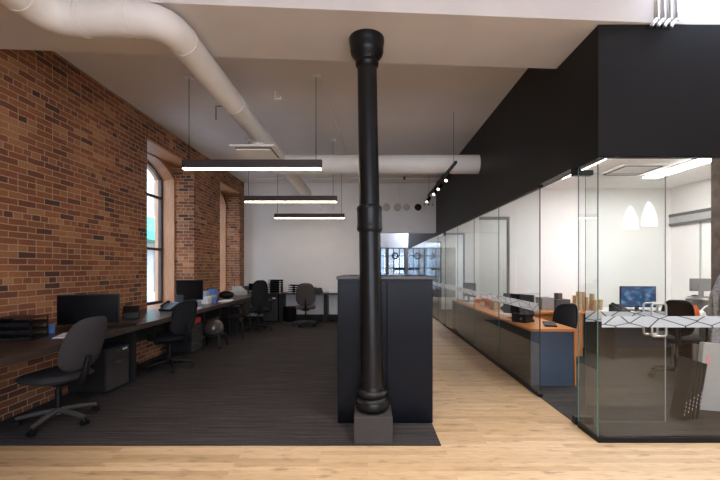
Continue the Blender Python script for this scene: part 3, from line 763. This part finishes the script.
# ------------------------------------------------------------------ desktop items
def monitor(loc, face, w, h, label, lit=False, back='plastic', lift=.10, group=None, tilt=0):
    """local -Y faces the viewer of the screen"""
    rz = math.atan2(face[1], face[0]) + PI/2
    r = root('monitor', loc, label, 'monitor', group, rz)
    fr = MB().box(-w/2,w/2,0,.03,lift,lift+h).make('screen_housing', back, r, bevel=.005)
    MB().box(-w/2+.012,w/2-.012,-.002,-.0002,lift+.015,lift+h-.012).make('screen', 'dscreen' if lit else 'screen', fr)
    MB().box(-.03,.03,.031,.05,.012,lift+h*.5).make('stand', 'plastic' if back=='plastic' else back, r, bevel=.003)
    MB().box(-.12,.12,-.06,.11,.0005,.012).make('base', 'plastic' if back=='plastic' else back, r, bevel=.003)
    return r
def phone(loc, rz, label, group=None):
    r = root('desk_phone', loc, label, 'telephone', group, rz)
    MB().prism([(-.11,0.001),(.11,.001),(.11,.115),(.09,.12),(-.11,.03)],'x',-.10,.10).make('phone_body', 'plastic', r, bevel=.004)
    MB().tube([(-.075,-.085,.055),(-.075,-.08,.07),(-.075,.06,.135),(-.075,.075,.125)],[.02,.017,.017,.02],8).make('handset', 'plastic', r, smooth=True)
    MB().box(-.03,.08,-.002,.0,0,.07,T=TR(0,.05,.098)@Matrix.Rotation(-1.12,4,'X')@TR(0,0,-.02)).make('display', 'paleblue', r)
    return r
def item(name, mb, m_, loc, label, cat, rz=0, group=None, bevel=.002, smooth=False):
    o = mb.make(name, m_, None, bevel, smooth); o.location = loc; o.rotation_euler = (0,0,rz); return tag(o, label, cat, group)
def B(w, d, h): return MB().box(-w/2,w/2,-d/2,d/2,0.0005,h)
def trays(loc, n, w, d, gap, label, m_='plastic', rz=0, paper=True, ticks=0):
    r = root('letter_tray', loc, label, 'letter tray', None, rz)
    for k in range(n):
        z = .001+k*gap
        t = MB().box(-w/2,w/2,-d/2,d/2,z,z+.006).box(-w/2,-w/2+.004,-d/2,d/2,z+.006,z+.03).box(w/2-.004,w/2,-d/2,d/2,z+.006,z+.03).make('tray', m_, r)
        if ticks: MB().box(-w/2,-w/2+ticks,-d/2-.003,-d/2-.0005,z+.001,z+.02).box(w/2-ticks,w/2,-d/2-.003,-d/2-.0005,z+.001,z+.02).make('label', 'paper', t)
        if paper: MB().box(-w/2+.01,w/2-.01,-d/2-.005,d/2-.01,z+.007,z+.02).make('paper', 'paper', t)
    MB().box(-w/2,-w/2+.01,d/2-.02,d/2,0.001,n*gap).box(w/2-.01,w/2,d/2-.02,d/2,0.001,n*gap).box(-w/2,-w/2+.006,-d/2,-d/2+.01,0.001,n*gap).box(w/2-.006,w/2,-d/2,-d/2+.01,0.001,n*gap).box(-w/2,w/2,-d/2,d/2,n*gap,n*gap+.006).box(-w/2,w/2,d/2,d/2+.005,0.001,n*gap).make('rack', m_, r)
    return r
D = DT
monitor((-3.07,4.18,D), (.38,-.92), .58, .33, 'large black monitor on the long desk behind the large grey chair', lift=.02)
monitor((-2.97,6.35,D), (.55,-.83), .42, .34, 'monitor on the long desk behind the black mesh chair, in front of the brick pier', lift=.10)
item('keyboard', B(.42,.14,.022), 'plastic', (-2.76,4.12,D), 'black keyboard in front of the large black monitor', 'keyboard', 1.0)
o = item('speaker', MB().prism([(-.12,0.001),(.12,.001),(.10,.13),(-.02,.16),(-.12,.08)],'x',-.09,.09), 'plastic', (-3.02,4.86,D), 'black speakerphone on the long desk right of the large monitor', 'speaker', .5, bevel=.01)
trays((-3.12,3.42,D), 3, .25, .30, .065, 'black letter trays on the near end of the long desk', rz=PI/2+.2, paper=False)
item('paper', B(.21,.3,.006), 'paper', (-2.82,3.62,D), 'loose white papers at the near end of the long desk', 'paper', .4)
item('mug', MB().lathe([(.03,.001),(.035,.09),(.03,.09),(.027,.01)],n=20), 'blue', (-3.10,3.72,D), 'small blue mug beside the letter trays', 'mug', smooth=True)
phone((-2.98,5.72,D), -.9+PI/2-.9, 'black desk phone by the window on the long desk')
item('paper', B(.22,.24,.008), 'paper', (-2.77,6.02,D), 'white papers spread on the desk beside the window', 'paper', .2)
item('laptop', MB().box(-.01,.01,-.13,.13,0.001,.22), 'deskmetal', (-2.93,5.93,D), 'grey folder standing upright left of the far monitor', 'folder', .9)
item('box', B(.18,.2,.19), 'paleblue', (-3.16,7.30,D), 'pale blue box on the long desk behind the monitor', 'box', .1)
item('box', B(.14,.2,.22), 'blue', (-3.1,7.62,D), 'dark blue box next to the pale blue box', 'box', .1)
item('box', B(.12,.16,.12), 'kraft', (-2.95,7.25,D), 'small brown carton in front of the blue boxes', 'box', .3)
item('tissue_box', B(.11,.22,.12), 'paper', (-2.90,6.85,D), 'white tissue box on the long desk beside the monitor', 'box', .1)
item('cup', MB().lathe([(.03,.001),(.04,.11),(.035,.11),(.03,.01)],n=20), 'blue', (-2.78,6.9,D), 'small blue cup at the desk edge beside the tissue box', 'cup', smooth=True)
item('paper', B(.2,.36,.012), 'paper', (-2.75,7.40,D), 'white papers near the desk edge past the tissue box', 'paper', .1)
item('bag', MB().sphere((0,0,.08),.12,(1.3,1,.68),10), 'plastic', (-2.95,7.95,D+.001), 'black bag on the long desk past the brown carton', 'bag', smooth=True)
item('printer', MB().box(-.14,.14,-.15,.15,.001,.11).prism([(-.12,.11),(.08,.11),(.11,.2),(.08,.21)],'x',-.12,.12), 'casegrey', (-3.05,9.0,D), 'pale printer with raised tray in the far left desk corner', 'printer', .9, bevel=.01)
item('box', B(.3,.2,.2), 'greyplastic', (-3.1,9.35,D), 'grey box behind the pale printer', 'box', 0)
item('cable', MB().tube([(0,0,.005),(.02,0,.3),(-.05,.03,.5),(-.07,.05,.62)],.006,6), 'plastic', (-3.15,8.95,D), 'thin black gooseneck lamp stem by the printer', 'lamp')
# back desk
monitor((-2.93,9.86,D), (.1,-1), .30, .18, 'small black monitor at the left end of the back desk', lift=.06)
trays((-2.40,9.93,D), 6, .33, .26, .055, 'tall black letter tray tower on the back desk', rz=0, paper=False, ticks=.045)
for k in range(4):
    item('folder', B(.03,.22,.23), 'paleblue' if k % 2 else 'paper', (-2.70+k*.036,10.07,D), 'upright paper folder between the small monitor and the tray tower', 'folder', 0, 'folders on the back desk')
trays((-1.90,9.93,D), 4, .28, .26, .05, 'shorter black letter tray stack left of the taupe chair', rz=0, paper=False, ticks=.11)
phone((-1.28,9.92,D), .3, 'black phone on the back desk right of the taupe chair')
item('paper', B(.5,.2,.07), 'paper', (-.75,9.93,D), 'white paper pile on the back desk behind the cabinet', 'paper', .1)

# ------------------------------------------------------------------ glass office furniture
OD = .68
k = root('counter_desk', (2.2,6.5,0), 'long orange-topped counter desk with slate end panel behind the glass', 'desk')
local(MB().box(1.925,2.475,4.48,8.7,OD-.03,OD),k).make('worktop','orange',k,bevel=.003)
local(MB().box(1.935,2.44,4.50,4.53,G+.0,OD-.031),k).make('end_panel','slate',k)
local(MB().box(1.935,1.955,4.54,8.64,G,OD-.031),k).make('modesty_panel','deskmetal',k)
local(MB().box(1.935,2.42,8.65,8.68,G,OD-.031),k).make('end_panel','slate',k)
local(MB().box(2.442,2.474,4.485,4.53,.36,OD-.031).box(2.45,2.465,4.49,4.525,G,.36),k).make('leg','orange',k)
# credenza along the cross wall
k = root('credenza', (2.9,6.3,0), 'low orange credenza against the white cross wall behind the mesh chair', 'cabinet')
local(MB().box(2.50,3.72,5.95,6.64,OD-.0,OD+.03),k).make('worktop','orange',k,bevel=.003)
local(MB().box(2.53,3.40,6.0,6.62,G,OD-.001),k).make('body','orange',k,bevel=.003)
for j in range(2):
    f = local(MB().box(2.55+j*.42,2.95+j*.42,5.98,5.999,.38,OD-.02),k).make('drawer','orange',k,bevel=.002)
    f = local(MB().box(2.55+j*.42,2.95+j*.42,5.98,5.999,.05,.37),k).make('drawer','orange',k,bevel=.002)
k = root('desk', (4.4,6.2,0), 'pale desk with dark blue front panel under the lit monitor', 'desk')
local(MB().box(3.74,5.28,5.75,6.64,OD,OD+.03),k).make('worktop','offw',k,bevel=.003)
local(MB().box(3.76,5.26,5.9,5.93,.16,OD-.001),k).make('modesty_panel','navy',k)
for x in (3.76,5.22): local(MB().box(x,x+.04,5.8,6.6,G,OD-.001),k).make('leg','deskmetal',k)
C = OD+.03
for i,(px,yy,hh,rr) in enumerate(((574,6.2,.24,.028),(579.5,6.1,.31,.04),(583,6.3,.29,.035),(587,6.15,.22,.03),(591.5,6.2,.27,.038),(595.5,6.1,.18,.045),(600,6.25,.17,.035))):
    x = (px-VX)*yy/F
    o = MB().cyl((0,0,.001),(0.01*(-1)**i,0,hh),rr,n=18).cyl((0.01*(-1)**i,0,hh),(0.01*(-1)**i,0,hh+.001),rr*.7,n=18).make('paper_roll','kraft',smooth=True)
    o.location = (x,yy,C); tag(o, 'brown paper roll standing on the credenza, '+['first from the left','second from the left, the tallest','third from the left','fourth from the left','fifth from the left','thick short sixth from the left','rightmost, behind the door edge'][i], 'paper roll','paper rolls on the credenza')
item('printer', MB().box(-.10,.10,-.12,.12,.001,.2), 'greyp', (2.96,6.35,C), 'small grey speaker box on the credenza left of the paper rolls', 'box')
item('desk_organizer', MB().box(-.13,.13,-.1,.1,.001,.17).box(-.06,.02,-.05,.05,.17,.27), 'greyplastic', (3.22,6.38,C), 'grey desk organizer behind the mesh chair', 'organizer', .2)
phone((3.95,5.95,C), .4, 'black desk phone right of the paper rolls')
monitor((4.38,6.15,C), (-.12,-1), .54, .34, 'monitor with lit blue screen standing on the desk in the glass office', lit=True, lift=.055)
item('keyboard', B(.42,.14,.02), 'plastic', (4.38,5.87,C), 'black keyboard before the blue-lit monitor', 'keyboard', .05)
# higher grey counter with second monitor on the side
k = root('side_counter', (5.0,5.3,0), 'grey counter along the office side wall behind the black chair', 'counter')
local(MB().box(4.72,5.27,4.5,5.70,.95,.98),k).make('worktop','offw',k,bevel=.003)
local(MB().box(4.75,5.26,4.55,5.68,.35,.949),k).make('body','greyp',k)
for yy in (4.6,5.6): local(MB().box(4.76,5.25,yy,yy+.04,G,.349),k).make('leg','deskmetal',k)
monitor((4.76,5.45,.98), (.25,.97), .25, .18, 'grey-backed monitor turned away on the side counter', back='greyp', lift=.09)
item('mouse', MB().sphere((0,0,.012),.04,(1.3,.8,.35),8), 'plastic', (4.78,5.55,.983), 'black mouse on the side counter left of the grey-backed monitor', 'mouse', smooth=True) 
k = root('side_table', (4.5,5.2,0), 'pale wood table inside the glass front carrying the orange bottle', 'table')
local(MB().box(4.30,4.70,5.0,5.42,.71,.74),k).make('tabletop','paper',k,bevel=.003)
for x in (4.32,4.64):
    for yy in (5.02,5.36): local(MB().box(x,x+.04,yy,yy+.04,G,.709),k).make('leg','chrome',k)
item('bottle', MB().lathe([(.045,.001),(.05,.02),(.045,.09),(.02,.13),(.015,.16)],n=20), 'orangep', (4.40,5.1,.74), 'orange bottle on the pale table beside the black chair', 'bottle', smooth=True)
item('desk_lamp', MB().lathe([(.06,.001),(.055,.05),(.03,.08)],n=20).tube([(0,0,.07),(.06,0,.13),(.13,0,.16)],.010,8), 'paper', (4.54,5.18,.74), 'small white lamp base beside the orange bottle', 'lamp', smooth=True)
# things on the counter
def cx_(px,Y): return (px-VX)*Y/F
monitor((2.16,5.42,OD), (.86,.52), .50, .29, 'nearest black monitor on the orange counter, turned away', lift=.06)
phone((2.08,5.08,OD), 2.2, 'black phone on the orange counter in front of the nearest monitor')
item('keyboard', B(.4,.14,.02), 'plastic', (2.31,4.82,OD), 'black keyboard on the orange counter beside the phone', 'keyboard', 1.2)
item('paper', B(.21,.3,.01), 'paper', (2.15,5.95,OD), 'white paper on the orange counter past the nearest monitor', 'paper', .3)
item('screen_panel', MB().box(-.015,.015,-.55,.55,.001,.22), 'orangepanel', (2.33,7.2,OD), 'orange divider screen standing on the counter', 'divider', -.05)
item('box', B(.12,.16,.16), 'kraft', (2.2,6.55,OD), 'small tan box on the counter before the orange divider', 'box', .2)
item('cup', MB().lathe([(.03,.001),(.04,.10),(.035,.10),(.03,.01)],n=20), 'paper', (2.1,6.95,OD), 'white cup on the counter beside the orange divider', 'cup', smooth=True)
item('bag', MB().sphere((0,0,.06),.1,(1.1,1.2,.6),10), 'plastic', (2.28,6.2,OD+.001), 'black pouch on the counter between the divider and the nearest monitor', 'bag', smooth=True)
monitor((2.22,8.22,OD), (.95,.3), .46, .30, 'farther black monitor on the counter near the far glass door', lift=.1)
item('paper', B(.18,.28,.012), 'paper', (2.08,7.72,OD), 'white papers on the counter near the farther monitor', 'paper', .1)
item('box', B(.2,.2,.08), 'orangepanel', (2.36,7.87,OD), 'low orange box on the counter beside the farther monitor', 'box', .1)

# office ceiling strips and vent
def strip(x, y0, y1, w, label):
    r = root('ceiling_light', (x,(y0+y1)/2,OC-.03), label, 'lamp', 'office ceiling strips')
    h = (y1-y0)/2
    MB().box(-w/2-.01,w/2+.01,-h-.01,h+.01,.012,.0295).make('housing','offw',r)
    MB().box(-w/2,w/2,-h,h,0,.0115).make('diffuser','olamp',r)
strip(4.28,3.6,5.75,.22,'bright strip light on the office ceiling at right, toward the brick pillar')
strip(2.95,4.2,5.80,.06,'bright strip light on the office ceiling above the orange counter')
strip(3.4,7.4,9.0,.16,'strip light on the ceiling of the second glass office')
strip(3.4,10.5,12.0,.16,'strip light on the ceiling of the third glass office')
v = root('ceiling_vent', (3.72,5.35,OC), 'square air diffuser with black slots on the office ceiling', 'vent')
MB().box(-.3,.3,-.3,.3,-.02,-.0005).make('frame','offw',v,bevel=.003)
MB().box(-.24,.24,-.26,-.235,-.024,-.0205).box(-.24,.24,.235,.26,-.024,-.0205).box(-.26,-.235,-.24,.24,-.024,-.0205).box(.235,.26,-.24,.24,-.024,-.0205).make('slot','blackmetal',v)

# boards, portfolio, coat
r0 = 0
lean = .17
for i in range(5):
    T = TR(2.86+i*.042, 3.44+i*.012, G+.008) @ Matrix.Rotation(lean,4,'Y') 
    mb = MB().box(-.008,.008,0,.15,0.0,.56-.012*i,T=T)
    o = mb.make('presentation_board','blackmetal',bevel=.002)
    m2 = MB()
    for q in range(4): m2.box(-.0015,.0015,-.0015,-.0004,.05+.035*q,.07+.035*q,T=T@TR(0,0,.02*i))
    m2.make('edge_mark','paper',o)
    tag(o, ['leftmost','second','third','fourth','rightmost'][i]+' of the black boards leaning in a row inside the glass front','board','leaning black boards')
c = root('portfolio_case', (3.26,3.62,G+.035), 'large white flat case with dark handle slot standing behind the black boards', 'case', None, .05)
T = Matrix.Rotation(.10,4,'Y')
MB().box(-.12,.50,0,.05,0,.30,T=T).box(-.12,.14,0,.05,.30,.64,T=T).box(.26,.50,0,.05,.30,.64,T=T).box(.14,.26,0,.05,.30,.53,T=T).box(.14,.26,0,.05,.58,.64,T=T).make('case_shell','casegrey',c,bevel=.004)
MB().box(.141,.259,.02,.049,.531,.579,T=T).make('handle_slot','blackmetal',c)
MB().box(-.08,-.045,-.003,-.0005,.43,.52,T=T).make('tag','pink',c)
# coat: lumpy draped cloth hanging from a hook on the pillar face
cb = bmesh.new()
NU, NV = 40, 26
ring = []
for j in range(NV+1):
    t = j/NV; z = 1.38-.78*t
    w = .14+.16*min(1,(t*3))**.6+.03*t
    rr = []
    for i in range(NU):
        a = 2*PI*i/NU
        fold = 1+.10*math.sin(5*a+3*t)+.06*math.sin(9*a-4*t)
        rr.append(cb.verts.new((3.76+w*math.cos(a)*fold, 3.80+.10*math.sin(a)*fold*(.5+.5*min(1,t*3)), z+.02*math.sin(3*a))))
    ring.append(rr)
for a, b2 in zip(ring, ring[1:]):
    for i in range(NU): cb.faces.new((a[i],a[(i+1)%NU],b2[(i+1)%NU],b2[i]))
cb.faces.new(ring[0]); cb.faces.new(ring[-1][::-1])
mb = MB(); mb.bm.free(); mb.bm = cb
o = mb.make('coat','coat',smooth=True); tag(o,'grey marled wool coat hanging against the brick pillar at the right edge','coat')
MB().tube([(3.80,3.80,1.36),(3.82,3.82,1.42),(3.97,3.96,1.43)],.010,8).make('hook','chrome',o)

# ------------------------------------------------------------------ outside
out = MB().box(-9.4,-9.0,-6,30,-1,9)
struct(out,'wall_street','facade',label='pale building across the street')
fw = MB()
for y in [4+3.0*k for k in range(9)]:
    for z in (.4, 3.6): fw.box(-9.0,-8.97,y,y+1.5,z,z+1.9)
struct(fw,'wall_street_windows','facade_dark')
tag(MB().prism([(-9.0,3.5),(-8.0,2.75),(-8.0,2.45),(-9.0,2.45)],'y',13.2,16.9).make('awning','green'),'green canvas awning on the building across the street','awning').location=(.012,0,0)
struct(MB().box(-9.4,12,-12,30,-1.1,-1.0),'ground','street')
struct(MB().box(-4,10,25,25.4,-1,7.5),'wall_street_end','facade_end',label='pale building beyond the end windows')
fw = MB()
for x in [-3+1.7*k for k in range(7)]:
    for z in (.9,3.6): fw.box(x,x+.7,24.97,25,z,z+1.5)
struct(fw,'wall_end_windows','facade_dark')

# ------------------------------------------------------------------ world + light
w = bpy.data.worlds.new('sky'); SC.world = w; w.use_nodes = True; nt = w.node_tree
bg = nt.nodes['Background']; tcw = nt.nodes.new('ShaderNodeTexCoord'); sx = nt.nodes.new('ShaderNodeSeparateXYZ')
nt.links.new(tcw.outputs['Generated'], sx.inputs[0])
cr = ramp(nt, sx.outputs[2], [(0,(.80,.86,1)),(1,(.55,.72,1))]); nt.links.new(cr, bg.inputs[0]); bg.inputs[1].default_value = 5.5
def area(name, loc, rot, sx, sy, power, col=(1,1,1), portal=False, spread=180):
    l = bpy.data.lights.new(name,'AREA'); l.shape = 'RECTANGLE'; l.size = sx; l.size_y = sy; l.energy = power; l.color = col
    l.spread = math.radians(spread)
    l.cycles.is_portal = portal
    o = bpy.data.objects.new(name,l); COL.objects.link(o); o.location = loc; o.rotation_euler = rot
    return o
for a, b in BW: area('window_daylight', ((a+b)/2, YB-.35, 2.08), (PI/2,0,0), b-a, 2.55, 1, portal=True)
area('window_daylight', (7.06, YB-.35, 2.77), (PI/2,0,0), .55, .7, 1, portal=True)
for a, b in WIN: area('window_daylight', (XG-.25,(a+b)/2, 2.05), (0,-PI/2,0), 2.7, b-a, 1, portal=True)
area('window_daylight', (1.9, 18.5, 1.4), (-PI/2,0,0), 3.2, 2.0, 1, portal=True)

def downlight(x, y, power, ang=95, col=(1,.93,.84)):  # lamps added out of view to brighten the front floor
    r = root('added_downlight', (x,y,CZ), 'added unseen downlight that brightens the front floor', 'lamp', 'added downlights over the front floor')
    MB().cyl((0,0,-.03),(0,0,-.0005),.09,n=24).make('trim_ring','white',r)
    l = bpy.data.lights.new('added_fill_beam','SPOT'); l.energy = power; l.spot_size = math.radians(ang); l.spot_blend = .6; l.shadow_soft_size = .08; l.color = col
    o = bpy.data.objects.new('added_fill_beam',l); COL.objects.link(o); o.parent = r; o.location = (0,0,-.05)
for x, pw in ((-2.2,62),(-.6,74),(1.0,95),(2.6,95)): downlight(x, 1.7, pw)
SC.view_settings.view_transform = 'Standard'; SC.view_settings.look = 'None'
SC.view_settings.exposure = 1.5; SC.view_settings.gamma = 1; SC.view_settings.use_curve_mapping = False
SC.cycles.transparent_max_bounces = 32; SC.cycles.max_bounces = 10; SC.cycles.diffuse_bounces = 5
SC.cycles.sample_clamp_indirect = 4
SC.cycles.use_denoising = True
